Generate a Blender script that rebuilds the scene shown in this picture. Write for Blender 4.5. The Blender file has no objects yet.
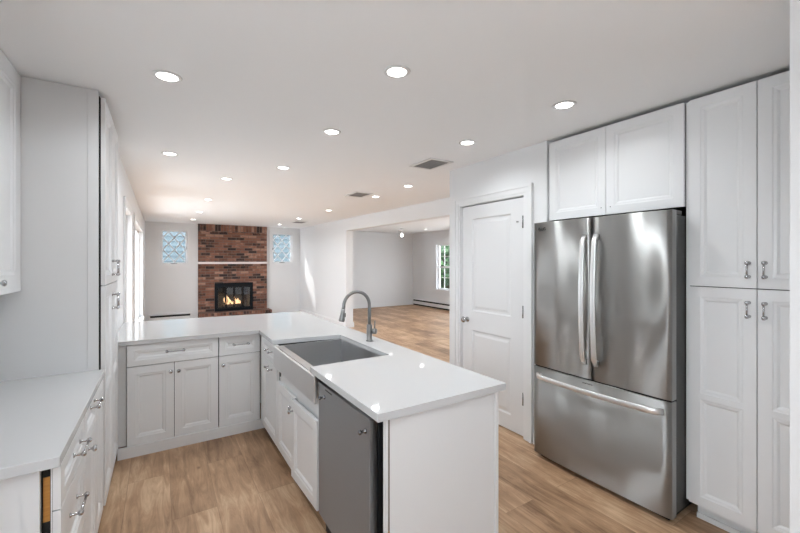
import bpy, bmesh, math, random
from mathutils import Vector, Matrix

random.seed(7)
PI = math.pi
sc = bpy.context.scene
COL = sc.collection

# ------------------------------------------------------------------ camera
FPX = 379.0
YAW = math.radians(32.3)
cd = bpy.data.cameras.new('camera')
cam = bpy.data.objects.new('camera', cd)
COL.objects.link(cam)
cam.location = (0, 0, 1.48)
cam.rotation_euler = (PI / 2, 0, -YAW)
cd.sensor_fit = 'HORIZONTAL'
cd.sensor_width = 36.0
cd.lens = 36.0 * FPX / 800.0
cd.shift_x = 0.0
cd.shift_y = -(266.5 - 261.5) / 800.0
cd.clip_start = 0.02
cd.clip_end = 200
sc.camera = cam

# ------------------------------------------------------------------ world, sun, exposure
LAMP_W = 2.9          # watts of each recessed ceiling light
SKY = 5.9
w = bpy.data.worlds.new('sky')
sc.world = w
w.use_nodes = True
bg = w.node_tree.nodes['Background']
bg.inputs['Color'].default_value = (0.90, 0.955, 1.0, 1)
bg.inputs['Strength'].default_value = SKY
sd = bpy.data.lights.new('sun', 'SUN')
sd.energy = 5.0
sd.angle = math.radians(0.6)
sd.color = (1.0, 0.97, 0.92)
sun = bpy.data.objects.new('sun', sd)
COL.objects.link(sun)
sun.rotation_euler = Vector((0.8, -1.3, -1.4)).to_track_quat('-Z', 'Y').to_euler()
sun.location = (-4, 16, 8)

vs = sc.view_settings
vs.view_transform = 'Standard'
vs.look = 'None'
vs.exposure = 0.34
vs.gamma = 1.0
vs.use_curve_mapping = False

# ------------------------------------------------------------------ materials
def srgb(r, g, b):
    def f(c):
        c /= 255.0
        return c / 12.92 if c <= 0.04045 else ((c + 0.055) / 1.055) ** 2.4
    return (f(r), f(g), f(b), 1)

def newmat(name):
    m = bpy.data.materials.new(name)
    m.use_nodes = True
    nt = m.node_tree
    return m, nt, nt.nodes['Principled BSDF']

def mat(name, col, rough=0.5, metal=0.0, bump=0.0, bscale=60.0, emis=None, estr=0.0, coat=0.0, spec=None, var=0.0):
    m, nt, p = newmat(name)
    p.inputs['Base Color'].default_value = col
    p.inputs['Roughness'].default_value = rough
    p.inputs['Metallic'].default_value = metal
    if spec is not None:
        p.inputs['Specular IOR Level'].default_value = spec
    if coat:
        p.inputs['Coat Weight'].default_value = coat
        p.inputs['Coat Roughness'].default_value = 0.08
    if emis:
        p.inputs['Emission Color'].default_value = emis
        p.inputs['Emission Strength'].default_value = estr
    tc = nt.nodes.new('ShaderNodeTexCoord')
    if bump:
        n = nt.nodes.new('ShaderNodeTexNoise')
        n.inputs['Scale'].default_value = bscale
        n.inputs['Detail'].default_value = 3
        nt.links.new(tc.outputs['Object'], n.inputs['Vector'])
        b = nt.nodes.new('ShaderNodeBump')
        b.inputs['Strength'].default_value = bump
        b.inputs['Distance'].default_value = 0.002
        nt.links.new(n.outputs['Fac'], b.inputs['Height'])
        nt.links.new(b.outputs['Normal'], p.inputs['Normal'])
    if var:
        n = nt.nodes.new('ShaderNodeTexNoise')
        n.inputs['Scale'].default_value = 3.0
        nt.links.new(tc.outputs['Object'], n.inputs['Vector'])
        mx = nt.nodes.new('ShaderNodeMix')
        mx.data_type = 'RGBA'
        mx.inputs[6].default_value = col
        mx.inputs[7].default_value = tuple(c * (1 - var) for c in col[:3]) + (1,)
        nt.links.new(n.outputs['Fac'], mx.inputs[0])
        nt.links.new(mx.outputs[2], p.inputs['Base Color'])
    return m

M = {}
M['wall'] = mat('wall_paint', (0.79, 0.79, 0.796, 1), 0.75, bump=0.15, bscale=220)
M['ceiling'] = mat('ceiling_paint', (0.945, 0.95, 0.96, 1), 0.9, bump=0.2, bscale=180)
M['trim'] = mat('trim_paint', (0.80, 0.80, 0.806, 1), 0.35)
M['cab'] = mat('cabinet_lacquer', (0.80, 0.80, 0.805, 1), 0.32, bump=0.03, bscale=300)
M['dooor'] = mat('door_paint', (0.76, 0.76, 0.766, 1), 0.4)
M['quartz'] = mat('white_quartz', (0.62, 0.62, 0.624, 1), 0.045, spec=0.35, var=0.02)
M['chrome'] = mat('polished_chrome', (0.50, 0.50, 0.51, 1), 0.14, 1.0)
M['nickel'] = mat('brushed_nickel', (0.27, 0.27, 0.27, 1), 0.3, 1.0)
M['dark_chrome'] = mat('dark_chrome', (0.22, 0.22, 0.23, 1), 0.2, 1.0)
M['black'] = mat('black_plastic', (0.008, 0.008, 0.009, 1), 0.5)
M['gap_shade'] = mat('painted_gap_shade', (0.01, 0.01, 0.01, 1), 0.9)  # near-black colour standing in for shade in door gaps, slots and openings
M['black_metal'] = mat('black_metal', (0.006, 0.009, 0.013, 1), 0.45, spec=0.2)
M['louvre'] = mat('vent_louvre', (0.30, 0.30, 0.30, 1), 0.5)
M['grey_metal'] = mat('grey_metal', (0.10, 0.10, 0.098, 1), 0.35, 0.8)
M['soot'] = mat('sooty_firebrick', (0.05, 0.05, 0.05, 1), 0.9, bump=0.5, bscale=20)
M['lens'] = mat('light_diffuser', (1, 1, 1, 1), 0.5, emis=(1, 0.98, 0.95, 1), estr=9.0)
M['bulb'] = mat('bare_bulb', (1, 1, 1, 1), 0.5, emis=(1, 0.98, 0.95, 1), estr=10.0)
M['flame'] = mat('flame', (1, 0.5, 0.15, 1), 0.5, emis=(1.0, 0.5, 0.22, 1), estr=3.0)
M['log'] = mat('charred_log', (0.10, 0.05, 0.03, 1), 0.9, bump=1.0, bscale=25)
M['mantel'] = mat('mantel_paint', srgb(232, 222, 220), 0.5)
M['concrete'] = mat('pale_concrete', (0.55, 0.55, 0.54, 1), 0.9, bump=0.4, bscale=8)
M['bark'] = mat('tree_bark', (0.12, 0.08, 0.05, 1), 0.9, bump=0.8, bscale=15)
M['ink'] = mat('grey_print', (0.02, 0.02, 0.02, 1), 0.5)

def brushed(name, col, rough, axis, wave=0.0, aniso=0.6):
    """brushed steel; axis = the object axis across which the sheet is uneven"""
    m, nt, p = newmat(name)
    p.inputs['Base Color'].default_value = col
    p.inputs['Metallic'].default_value = 1.0
    p.inputs['Roughness'].default_value = rough
    tc = nt.nodes.new('ShaderNodeTexCoord')
    mp = nt.nodes.new('ShaderNodeMapping')
    # fine brushing lines run along the horizontal
    mp.inputs['Scale'].default_value = (3, 3, 400)
    nt.links.new(tc.outputs['Object'], mp.inputs['Vector'])
    n = nt.nodes.new('ShaderNodeTexNoise')
    n.inputs['Scale'].default_value = 2.0
    n.inputs['Detail'].default_value = 2
    nt.links.new(mp.outputs['Vector'], n.inputs['Vector'])
    r = nt.nodes.new('ShaderNodeMapRange')
    r.inputs['To Min'].default_value = rough * 0.85
    r.inputs['To Max'].default_value = rough * 1.2
    nt.links.new(n.outputs['Fac'], r.inputs['Value'])
    nt.links.new(r.outputs['Result'], p.inputs['Roughness'])
    b = nt.nodes.new('ShaderNodeBump')
    b.inputs['Strength'].default_value = 0.12
    b.inputs['Distance'].default_value = 0.0004
    nt.links.new(n.outputs['Fac'], b.inputs['Height'])
    last = b
    if wave:
        mp2 = nt.nodes.new('ShaderNodeMapping')
        mp2.inputs['Scale'].default_value = (8.0, 1, 0.2)
        nt.links.new(tc.outputs['Object'], mp2.inputs['Vector'])
        n2 = nt.nodes.new('ShaderNodeTexNoise')
        n2.inputs['Scale'].default_value = 1.0
        n2.inputs['Detail'].default_value = 0
        nt.links.new(mp2.outputs['Vector'], n2.inputs['Vector'])
        b2 = nt.nodes.new('ShaderNodeBump')
        b2.inputs['Strength'].default_value = 1.0
        b2.inputs['Distance'].default_value = wave
        nt.links.new(n2.outputs['Fac'], b2.inputs['Height'])
        nt.links.new(b.outputs['Normal'], b2.inputs['Normal'])
        last = b2
    nt.links.new(last.outputs['Normal'], p.inputs['Normal'])
    p.inputs['Anisotropic'].default_value = aniso
    p.inputs['Anisotropic Rotation'].default_value = 0.25
    return m

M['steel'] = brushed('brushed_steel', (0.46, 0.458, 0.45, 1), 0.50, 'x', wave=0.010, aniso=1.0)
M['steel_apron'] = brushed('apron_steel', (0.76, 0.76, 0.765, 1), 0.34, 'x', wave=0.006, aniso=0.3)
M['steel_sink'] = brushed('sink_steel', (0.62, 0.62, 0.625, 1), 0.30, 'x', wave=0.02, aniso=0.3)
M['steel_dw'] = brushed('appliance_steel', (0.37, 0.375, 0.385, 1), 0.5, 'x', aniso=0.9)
M['steel_bright'] = mat('handle_steel', (0.85, 0.85, 0.85, 1), 0.36, 1.0)

def glass_mat(name, tint=(1, 1, 1, 1), refl=0.08):
    m = bpy.data.materials.new(name)
    m.use_nodes = True
    nt = m.node_tree
    nt.nodes.remove(nt.nodes['Principled BSDF'])
    out = nt.nodes['Material Output']
    t = nt.nodes.new('ShaderNodeBsdfTransparent')
    t.inputs['Color'].default_value = tint
    g = nt.nodes.new('ShaderNodeBsdfGlossy')
    g.inputs['Roughness'].default_value = 0.03
    mx = nt.nodes.new('ShaderNodeMixShader')
    mx.inputs[0].default_value = refl
    nt.links.new(t.outputs[0], mx.inputs[1])
    nt.links.new(g.outputs[0], mx.inputs[2])
    nt.links.new(mx.outputs[0], out.inputs[0])
    return m
M['glass'] = glass_mat('window_glass', (0.97, 0.985, 1, 1), 0.06)
M['fire_glass'] = glass_mat('tinted_fire_glass', (0.72, 0.8, 0.88, 1), 0.10)

def floor_mat():
    m, nt, p = newmat('oak_plank_floor')
    L = nt.links.new
    tc = nt.nodes.new('ShaderNodeTexCoord')
    sep = nt.nodes.new('ShaderNodeSeparateXYZ')
    L(tc.outputs['Object'], sep.inputs[0])
    add = nt.nodes.new('ShaderNodeMath'); add.operation = 'ADD'
    add.inputs[1].default_value = -0.055 + 2.85
    L(sep.outputs['X'], add.inputs[0])
    comb = nt.nodes.new('ShaderNodeCombineXYZ')
    L(sep.outputs['Y'], comb.inputs['X']); L(add.outputs[0], comb.inputs['Y'])
    br = nt.nodes.new('ShaderNodeTexBrick')
    br.offset = 0.37; br.offset_frequency = 2; br.squash = 1.0
    br.inputs['Color1'].default_value = (0.0, 0.0, 0.0, 1)
    br.inputs['Color2'].default_value = (1, 1, 1, 1)
    br.inputs['Mortar'].default_value = (0.5, 0.5, 0.5, 1)
    br.inputs['Scale'].default_value = 1.0
    br.inputs['Mortar Size'].default_value = 0.0015
    br.inputs['Mortar Smooth'].default_value = 0.1
    br.inputs['Bias'].default_value = 0.0
    br.inputs['Brick Width'].default_value = 1.55
    br.inputs['Row Height'].default_value = 0.2375
    L(comb.outputs[0], br.inputs['Vector'])
    # grain
    mp = nt.nodes.new('ShaderNodeMapping')
    mp.inputs['Scale'].default_value = (13, 1.6, 1)
    L(tc.outputs['Object'], mp.inputs['Vector'])
    # shift the grain for every plank
    sh = nt.nodes.new('ShaderNodeVectorMath'); sh.operation = 'MULTIPLY_ADD'
    sh.inputs[1].default_value = (13, 17, 5)
    L(br.outputs['Color'], sh.inputs[0]); L(mp.outputs[0], sh.inputs[2])
    n1 = nt.nodes.new('ShaderNodeTexNoise')
    n1.inputs['Scale'].default_value = 1.6; n1.inputs['Detail'].default_value = 8
    n1.inputs['Roughness'].default_value = 0.72; n1.inputs['Distortion'].default_value = 0.9
    L(sh.outputs[0], n1.inputs['Vector'])
    n2 = nt.nodes.new('ShaderNodeTexNoise')
    n2.inputs['Scale'].default_value = 2.2; n2.inputs['Detail'].default_value = 4
    L(tc.outputs['Object'], n2.inputs['Vector'])
    # plank tone
    cr = nt.nodes.new('ShaderNodeValToRGB')
    cr.color_ramp.elements[0].position = 0.28; cr.color_ramp.elements[0].color = srgb(124, 94, 70)
    cr.color_ramp.elements[1].position = 0.75; cr.color_ramp.elements[1].color = srgb(224, 193, 160)
    e = cr.color_ramp.elements.new(0.5); e.color = srgb(178, 143, 112)
    mixf = nt.nodes.new('ShaderNodeMath'); mixf.operation = 'MULTIPLY_ADD'
    mixf.inputs[1].default_value = 0.17
    L(br.outputs['Color'], mixf.inputs[0])
    m3 = nt.nodes.new('ShaderNodeMath'); m3.operation = 'MULTIPLY_ADD'
    m3.inputs[1].default_value = 0.75; m3.inputs[2].default_value = -0.23
    L(n1.outputs['Fac'], m3.inputs[0])
    m4 = nt.nodes.new('ShaderNodeMath'); m4.operation = 'MULTIPLY_ADD'
    m4.inputs[1].default_value = 0.5
    L(n2.outputs['Fac'], m4.inputs[0]); L(m3.outputs[0], m4.inputs[2])
    L(m4.outputs[0], mixf.inputs[2])
    L(mixf.outputs[0], cr.inputs[0])
    # knots
    vo = nt.nodes.new('ShaderNodeTexVoronoi'); vo.inputs['Scale'].default_value = 1.9
    mpk = nt.nodes.new('ShaderNodeMapping'); mpk.inputs['Scale'].default_value = (1.7, 1, 1)
    L(tc.outputs['Object'], mpk.inputs['Vector']); L(mpk.outputs[0], vo.inputs['Vector'])
    kr = nt.nodes.new('ShaderNodeMapRange')
    kr.inputs['From Min'].default_value = 0.015; kr.inputs['From Max'].default_value = 0.06
    L(vo.outputs['Distance'], kr.inputs['Value'])
    kmx = nt.nodes.new('ShaderNodeMix'); kmx.data_type = 'RGBA'
    kmx.inputs[6].default_value = srgb(92, 62, 42)
    L(kr.outputs[0], kmx.inputs[0]); L(cr.outputs[0], kmx.inputs[7])
    # seams
    smx = nt.nodes.new('ShaderNodeMix'); smx.data_type = 'RGBA'
    sf = nt.nodes.new('ShaderNodeMath'); sf.operation = 'MULTIPLY'; sf.inputs[1].default_value = 0.45
    L(br.outputs['Fac'], sf.inputs[0]); L(sf.outputs[0], smx.inputs[0]); L(kmx.outputs[2], smx.inputs[6])
    smx.inputs[7].default_value = srgb(100, 72, 50)
    L(smx.outputs[2], p.inputs['Base Color'])
    p.inputs['Roughness'].default_value = 0.42
    p.inputs['Specular IOR Level'].default_value = 0.35
    b = nt.nodes.new('ShaderNodeBump'); b.inputs['Strength'].default_value = 0.15; b.inputs['Distance'].default_value = 0.002
    L(n1.outputs['Fac'], b.inputs['Height']); L(b.outputs[0], p.inputs['Normal'])
    return m
M['floor'] = floor_mat()

def brick_mat(name, swap=False, bw=0.205, rh=0.068):
    m, nt, p = newmat(name)
    L = nt.links.new
    tc = nt.nodes.new('ShaderNodeTexCoord')
    sep = nt.nodes.new('ShaderNodeSeparateXYZ'); L(tc.outputs['Object'], sep.inputs[0])
    comb = nt.nodes.new('ShaderNodeCombineXYZ')
    addxy = nt.nodes.new('ShaderNodeMath'); addxy.operation = 'ADD'
    L(sep.outputs['X'], addxy.inputs[0]); L(sep.outputs['Y'], addxy.inputs[1])
    if swap:
        L(addxy.outputs[0], comb.inputs['Y']); L(sep.outputs['Z'], comb.inputs['X'])
    else:
        L(addxy.outputs[0], comb.inputs['X']); L(sep.outputs['Z'], comb.inputs['Y'])
    br = nt.nodes.new('ShaderNodeTexBrick')
    br.offset = 0.0 if swap else 0.5
    br.inputs['Color1'].default_value = (0, 0, 0, 1); br.inputs['Color2'].default_value = (1, 1, 1, 1)
    br.inputs['Mortar'].default_value = (0.5, 0.5, 0.5, 1)
    br.inputs['Scale'].default_value = 1.0
    br.inputs['Mortar Size'].default_value = 0.006
    br.inputs['Mortar Smooth'].default_value = 0.2
    br.inputs['Brick Width'].default_value = bw
    br.inputs['Row Height'].default_value = rh
    L(comb.outputs[0], br.inputs['Vector'])
    n = nt.nodes.new('ShaderNodeTexNoise'); n.inputs['Scale'].default_value = 16; n.inputs['Detail'].default_value = 6
    L(tc.outputs['Object'], n.inputs['Vector'])
    n2 = nt.nodes.new('ShaderNodeTexNoise'); n2.inputs['Scale'].default_value = 2.5
    L(tc.outputs['Object'], n2.inputs['Vector'])
    cr = nt.nodes.new('ShaderNodeValToRGB')
    cr.color_ramp.interpolation = 'LINEAR'
    el = cr.color_ramp.elements
    el[0].position = 0.0; el[0].color = srgb(52, 42, 42)
    el[1].position = 1.0; el[1].color = srgb(168, 130, 112)
    for ps, c in ((0.14, (62, 48, 46)), (0.28, (102, 70, 58)), (0.5, (124, 84, 68)), (0.8, (140, 96, 78))):
        e = el.new(ps); e.color = srgb(*c)
    a = nt.nodes.new('ShaderNodeMath'); a.operation = 'MULTIPLY_ADD'; a.inputs[1].default_value = 0.8; 
    L(n.outputs['Fac'], a.inputs[0])
    sb = nt.nodes.new('ShaderNodeMath'); sb.operation = 'ADD'; sb.inputs[1].default_value = -0.37
    L(br.outputs['Color'], sb.inputs[0]); L(sb.outputs[0], a.inputs[2])
    L(a.outputs[0], cr.inputs[0])
    mx = nt.nodes.new('ShaderNodeMix'); mx.data_type = 'RGBA'
    L(br.outputs['Fac'], mx.inputs[0]); L(cr.outputs[0], mx.inputs[6]); mx.inputs[7].default_value = srgb(120, 104, 96)
    L(mx.outputs[2], p.inputs['Base Color'])
    p.inputs['Roughness'].default_value = 0.9
    b = nt.nodes.new('ShaderNodeBump'); b.inputs['Strength'].default_value = 0.8; b.inputs['Distance'].default_value = 0.006
    inv = nt.nodes.new('ShaderNodeMath'); inv.operation = 'SUBTRACT'; inv.inputs[0].default_value = 1
    L(br.outputs['Fac'], inv.inputs[1]); L(inv.outputs[0], b.inputs['Height']); L(b.outputs[0], p.inputs['Normal'])
    return m
M['brick'] = brick_mat('red_brick')
M['brick_up'] = brick_mat('soldier_brick', True, 0.205, 0.068)

def raw_wood():
    m, nt, p = newmat('raw_wood')
    tc = nt.nodes.new('ShaderNodeTexCoord')
    mp = nt.nodes.new('ShaderNodeMapping'); mp.inputs['Scale'].default_value = (2, 2, 18)
    nt.links.new(tc.outputs['Object'], mp.inputs['Vector'])
    n = nt.nodes.new('ShaderNodeTexNoise'); n.inputs['Scale'].default_value = 6
    nt.links.new(mp.outputs[0], n.inputs['Vector'])
    cr = nt.nodes.new('ShaderNodeValToRGB')
    cr.color_ramp.elements[0].color = srgb(150, 96, 40); cr.color_ramp.elements[1].color = srgb(206, 148, 72)
    nt.links.new(n.outputs['Fac'], cr.inputs[0]); nt.links.new(cr.outputs[0], p.inputs['Base Color'])
    p.inputs['Roughness'].default_value = 0.6
    return m
M['wood'] = raw_wood()
M['raw_edge'] = mat('grey_board_edge', srgb(128, 118, 108), 0.8, bump=0.3)

def siding_mat():
    m, nt, p = newmat('blue_clapboard')
    tc = nt.nodes.new('ShaderNodeTexCoord')
    n = nt.nodes.new('ShaderNodeTexNoise'); n.inputs['Scale'].default_value = 1.5
    nt.links.new(tc.outputs['Object'], n.inputs['Vector'])
    cr = nt.nodes.new('ShaderNodeValToRGB')
    cr.color_ramp.elements[0].color = srgb(72, 86, 92); cr.color_ramp.elements[1].color = srgb(92, 106, 112)
    nt.links.new(n.outputs['Fac'], cr.inputs[0]); nt.links.new(cr.outputs[0], p.inputs['Base Color'])
    p.inputs['Roughness'].default_value = 0.8
    return m
M['siding'] = siding_mat()

def leaf_mat():
    m, nt, p = newmat('leaf_green')
    tc = nt.nodes.new('ShaderNodeTexCoord')
    n = nt.nodes.new('ShaderNodeTexNoise'); n.inputs['Scale'].default_value = 2.2
    nt.links.new(tc.outputs['Object'], n.inputs['Vector'])
    cr = nt.nodes.new('ShaderNodeValToRGB')
    cr.color_ramp.elements[0].position = 0.3; cr.color_ramp.elements[0].color = (0.012, 0.04, 0.022, 1)
    cr.color_ramp.elements[1].position = 0.7; cr.color_ramp.elements[1].color = (0.07, 0.15, 0.05, 1)
    nt.links.new(n.outputs['Fac'], cr.inputs[0]); nt.links.new(cr.outputs[0], p.inputs['Base Color'])
    p.inputs['Roughness'].default_value = 0.6
    return m
M['leaf'] = leaf_mat()
M['bounce_ground'] = mat('pale_bounce_paving', (0.62, 0.62, 0.61, 1), 0.95, bump=0.6, bscale=30)  # pale ground, chosen to bounce daylight up onto the ceilings

# ------------------------------------------------------------------ mesh helpers
class MB:
    def __init__(self):
        self.bm = bmesh.new()
    def poly(self, pts):
        vs_ = [self.bm.verts.new(p) for p in pts]
        return self.bm.faces.new(vs_)
    def box(self, x0, x1, y0, y1, z0, z1):
        v = [self.bm.verts.new((x, y, z)) for z in (z0, z1) for y in (y0, y1) for x in (x0, x1)]
        for f in ((0, 2, 3, 1), (4, 5, 7, 6), (0, 1, 5, 4), (2, 6, 7, 3), (0, 4, 6, 2), (1, 3, 7, 5)):
            self.bm.faces.new([v[i] for i in f])
        return self
    def prism(self, pts, z0, z1):
        """vertical prism over an xy outline"""
        a = [self.bm.verts.new((p[0], p[1], z0)) for p in pts]
        b = [self.bm.verts.new((p[0], p[1], z1)) for p in pts]
        n = len(pts)
        self.bm.faces.new(a[::-1]); self.bm.faces.new(b)
        for i in range(n):
            self.bm.faces.new([a[i], a[(i + 1) % n], b[(i + 1) % n], b[i]])
        return self
    def extrude_poly(self, pts, vec):
        a = [self.bm.verts.new(p) for p in pts]
        b = [self.bm.verts.new(Vector(p) + Vector(vec)) for p in pts]
        n = len(pts)
        self.bm.faces.new(a[::-1]); self.bm.faces.new(b)
        for i in range(n):
            self.bm.faces.new([a[i], a[(i + 1) % n], b[(i + 1) % n], b[i]])
        return self
    def tube(self, path, r, seg=14, cap=True, sy=1.0):
        path = [Vector(p) for p in path]
        rs = r if isinstance(r, (list, tuple)) else [r] * len(path)
        rings = []
        up = None
        for i, p in enumerate(path):
            if i == 0: t = path[1] - p
            elif i == len(path) - 1: t = p - path[i - 1]
            else: t = (path[i + 1] - p).normalized() + (p - path[i - 1]).normalized()
            t.normalize()
            if up is None:
                up = Vector((0, 0, 1)) if abs(t.z) < 0.9 else Vector((0, 1, 0))
            s = t.cross(up).normalized()
            u = s.cross(t).normalized()
            up = u
            rings.append([self.bm.verts.new(p + (s * math.cos(2 * PI * k / seg) + u * math.sin(2 * PI * k / seg) * sy) * rs[i]) for k in range(seg)])
        for a, b in zip(rings, rings[1:]):
            for k in range(seg):
                f = self.bm.faces.new([a[k], a[(k + 1) % seg], b[(k + 1) % seg], b[k]])
                f.smooth = True
        if cap:
            self.bm.faces.new(rings[0][::-1]); self.bm.faces.new(rings[-1])
        return self
    def lathe(self, prof, origin=(0, 0, 0), axis=(0, 0, 1), seg=24):
        """prof: (radius, distance along the axis)"""
        ax = Vector(axis).normalized()
        s = ax.orthogonal().normalized()
        u = ax.cross(s)
        o = Vector(origin)
        rings = []
        for r, d in prof:
            if r < 1e-6:
                rings.append([self.bm.verts.new(o + ax * d)])
            else:
                rings.append([self.bm.verts.new(o + ax * d + (s * math.cos(2 * PI * k / seg) + u * math.sin(2 * PI * k / seg)) * r) for k in range(seg)])
        for a, b in zip(rings, rings[1:]):
            for k in range(seg):
                k2 = (k + 1) % seg
                if len(a) == 1 and len(b) == 1: continue
                if len(a) == 1: f = self.bm.faces.new([a[0], b[k], b[k2]])
                elif len(b) == 1: f = self.bm.faces.new([a[k], a[k2], b[0]])
                else: f = self.bm.faces.new([a[k], a[k2], b[k2], b[k]])
                f.smooth = True
        return self
    def panelled(self, w_, h, t, panels, rings=((0.004, 0.003), (0.016, 0.005), (0.026, 0.012)), x0=0.0, z0=0.0, yb=0.0):
        """a slab, back at yb, front at yb-t (facing local -y) with sunk moulded panels (px0,px1,pz0,pz1)"""
        yf = yb - t
        X0, X1, Z0, Z1 = x0, x0 + w_, z0, z0 + h
        q = self.poly
        q([(X0, yb, Z0), (X0, yb, Z1), (X1, yb, Z1), (X1, yb, Z0)])
        q([(X0, yf, Z0), (X0, yf, Z1), (X0, yb, Z1), (X0, yb, Z0)])
        q([(X1, yf, Z0), (X1, yb, Z0), (X1, yb, Z1), (X1, yf, Z1)])
        q([(X0, yf, Z1), (X1, yf, Z1), (X1, yb, Z1), (X0, yb, Z1)])
        q([(X0, yf, Z0), (X0, yb, Z0), (X1, yb, Z0), (X1, yf, Z0)])
        fr = lambda a, b, c, d, y=yf: q([(a, y, c), (b, y, c), (b, y, d), (a, y, d)])
        z = Z0
        for (a, b, c, d) in sorted(panels, key=lambda s: s[2]):
            a += X0; b += X0; c += Z0; d += Z0
            fr(X0, X1, z, c)
            fr(X0, a, c, d); fr(b, X1, c, d)
            prev = (a, b, c, d, yf)
            for ins, dep in rings:
                cur = (a + ins, b - ins, c + ins, d - ins, yf + dep)
                A = [(prev[0], prev[4], prev[2]), (prev[1], prev[4], prev[2]), (prev[1], prev[4], prev[3]), (prev[0], prev[4], prev[3])]
                B = [(cur[0], cur[4], cur[2]), (cur[1], cur[4], cur[2]), (cur[1], cur[4], cur[3]), (cur[0], cur[4], cur[3])]
                for i in range(4):
                    q([A[i], A[(i + 1) % 4], B[(i + 1) % 4], B[i]])
                prev = cur
            fr(prev[0], prev[1], prev[2], prev[3], prev[4])
            z = d
        fr(X0, X1, z, Z1)
        return self
    def build(self, name, m, parent=None, loc=None, rot=None, bevel=0.0, weld=True, seg=2):
        if weld:
            bmesh.ops.remove_doubles(self.bm, verts=self.bm.verts, dist=1e-5)
        bmesh.ops.recalc_face_normals(self.bm, faces=self.bm.faces)
        me = bpy.data.meshes.new(name)
        self.bm.to_mesh(me); self.bm.free()
        me.materials.append(M[m] if isinstance(m, str) else m)
        o = bpy.data.objects.new(name, me)
        COL.objects.link(o)
        if parent is not None: o.parent = parent
        if loc is not None: o.location = loc
        if rot is not None: o.rotation_euler = rot
        if bevel:
            b = o.modifiers.new('bevel', 'BEVEL'); b.width = bevel; b.segments = seg; b.limit_method = 'ANGLE'
        return o

def tag(o, label=None, cat=None, group=None, kind=None):
    if label: o['label'] = label
    if cat: o['category'] = cat
    if group: o['group'] = group
    if kind: o['kind'] = kind
    return o

def empty(name, loc, rz=0.0, label=None, cat=None, group=None, kind=None):
    o = bpy.data.objects.new(name, None)
    COL.objects.link(o)
    o.empty_display_size = 0.1
    o.location = loc
    o.rotation_euler = (0, 0, rz)
    return tag(o, label, cat, group, kind)

def copy_tree(o, parent=None):
    c = o.copy()
    COL.objects.link(c)
    c.parent = parent
    for ch in [k for k in bpy.data.objects if k.parent == o]:
        copy_tree(ch, c)
    return c

def struct(name, mb, m, parent=None, **k):
    o = mb.build(name, m, parent, **k)
    if parent is None: o['kind'] = 'structure'
    return o

def wall_holes(axis, a0, a1, t0, t1, z0, z1, holes):
    """box wall along axis ('x' or 'y') from a0 to a1, thickness t0..t1, with holes (b0,b1,c0,c1)"""
    mb = MB()
    def bx(p0, p1, c0, c1):
        if p1 - p0 < 1e-6 or c1 - c0 < 1e-6: return
        if axis == 'x': mb.box(p0, p1, t0, t1, c0, c1)
        else: mb.box(t0, t1, p0, p1, c0, c1)
    cur = a0
    for b0, b1, c0, c1 in sorted(holes):
        bx(cur, b0, z0, z1)
        bx(b0, b1, z0, c0); bx(b0, b1, c1, z1)
        cur = b1
    bx(cur, a1, z0, z1)
    return mb

H = 2.43
XL, XF, YF, XE = -0.92, -0.31, 10.80, 7.35      # kitchen left wall, family left wall, fireplace wall, living room far wall
YB = -2.3                                         # wall behind the camera

# ------------------------------------------------------------------ room shell
struct('floor', MB().box(XL - 0.15, XE + 0.15, YB - 0.15, YF + 0.15, -0.12, 0.0), 'floor', weld=False)
struct('ceiling', MB().box(XL - 0.15, XE + 0.15, YB - 0.15, YF + 0.15, H, H + 0.2), 'ceiling', weld=False)
struct('wall_left', wall_holes('y', YB, 3.5, XL - 0.15, XL, 0, H, [(-1.30, 0.85, 0.95, 2.12)]), 'wall')  # opening for the added, unseen kitchen window
LW = [(4.70, 5.62, 0.0, 2.04), (6.36, 9.00, 0.40, 2.06)]
struct('wall_left_family', wall_holes('y', 3.5, YF, XF - 0.15, XF, 0, H, LW), 'wall')
struct('wall_left_return', MB().box(XL - 0.15, XF - 0.15, 3.5, 3.65, 0, H), 'wall')
FW = [(0.01, 0.565, 1.42, 2.25), (1.17, 2.10, 0.17, 0.92), (2.63, 3.18, 1.44, 2.27)]
struct('wall_fireplace', wall_holes('x', XF - 0.15, XE + 0.15, YF, YF + 0.15, 0, H, FW), 'wall')
# family room right wall, very slightly askew, with the wide cased opening
def skew(y):   # x of the kitchen-side face
    return 3.40 + (YF - y) * (0.22 / 6.45)
mb = MB()
mb.prism([(skew(YF), YF), (skew(YF) + 0.17, YF), (skew(7.79) + 0.17, 7.79), (skew(7.79), 7.79)], 0, H)
mb.prism([(skew(7.79), 7.79), (skew(7.79) + 0.17, 7.79), (skew(3.09) + 0.17, 3.09), (skew(3.09), 3.09)], 2.172, H)
struct('wall_right_family', mb, 'wall', weld=False)
struct('wall_closet', wall_holes('y', 1.905, 3.09, 2.57, 2.69, 0, H, [(2.12, 2.91, 0, 2.035)]), 'wall')
struct('wall_closet_return', MB().box(2.69, XE, 2.97, 3.09, 0, H), 'wall')
struct('wall_closet_back', MB().box(3.25, 3.37, 0.40, 2.97, 0, H), 'wall')
EW = [(3.5, 7.6, 0.30, 2.2), (8.60, 9.46, 0.60, 2.02)]  # the larger opening is for the added, hidden window
struct('wall_living_room', wall_holes('y', 2.97, YF, XE, XE + 0.15, 0, H, EW), 'wall')
# behind and to the right of the camera
struct('wall_right_near', MB().box(1.86, 3.37, 0.20, 0.392, 0, H).box(1.86, 2.01, YB, 0.20, 0, H), 'wall', weld=False)
struct('wall_back', wall_holes('x', XL - 0.15, 2.01, YB - 0.15, YB, 0, H, []), 'wall')

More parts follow.
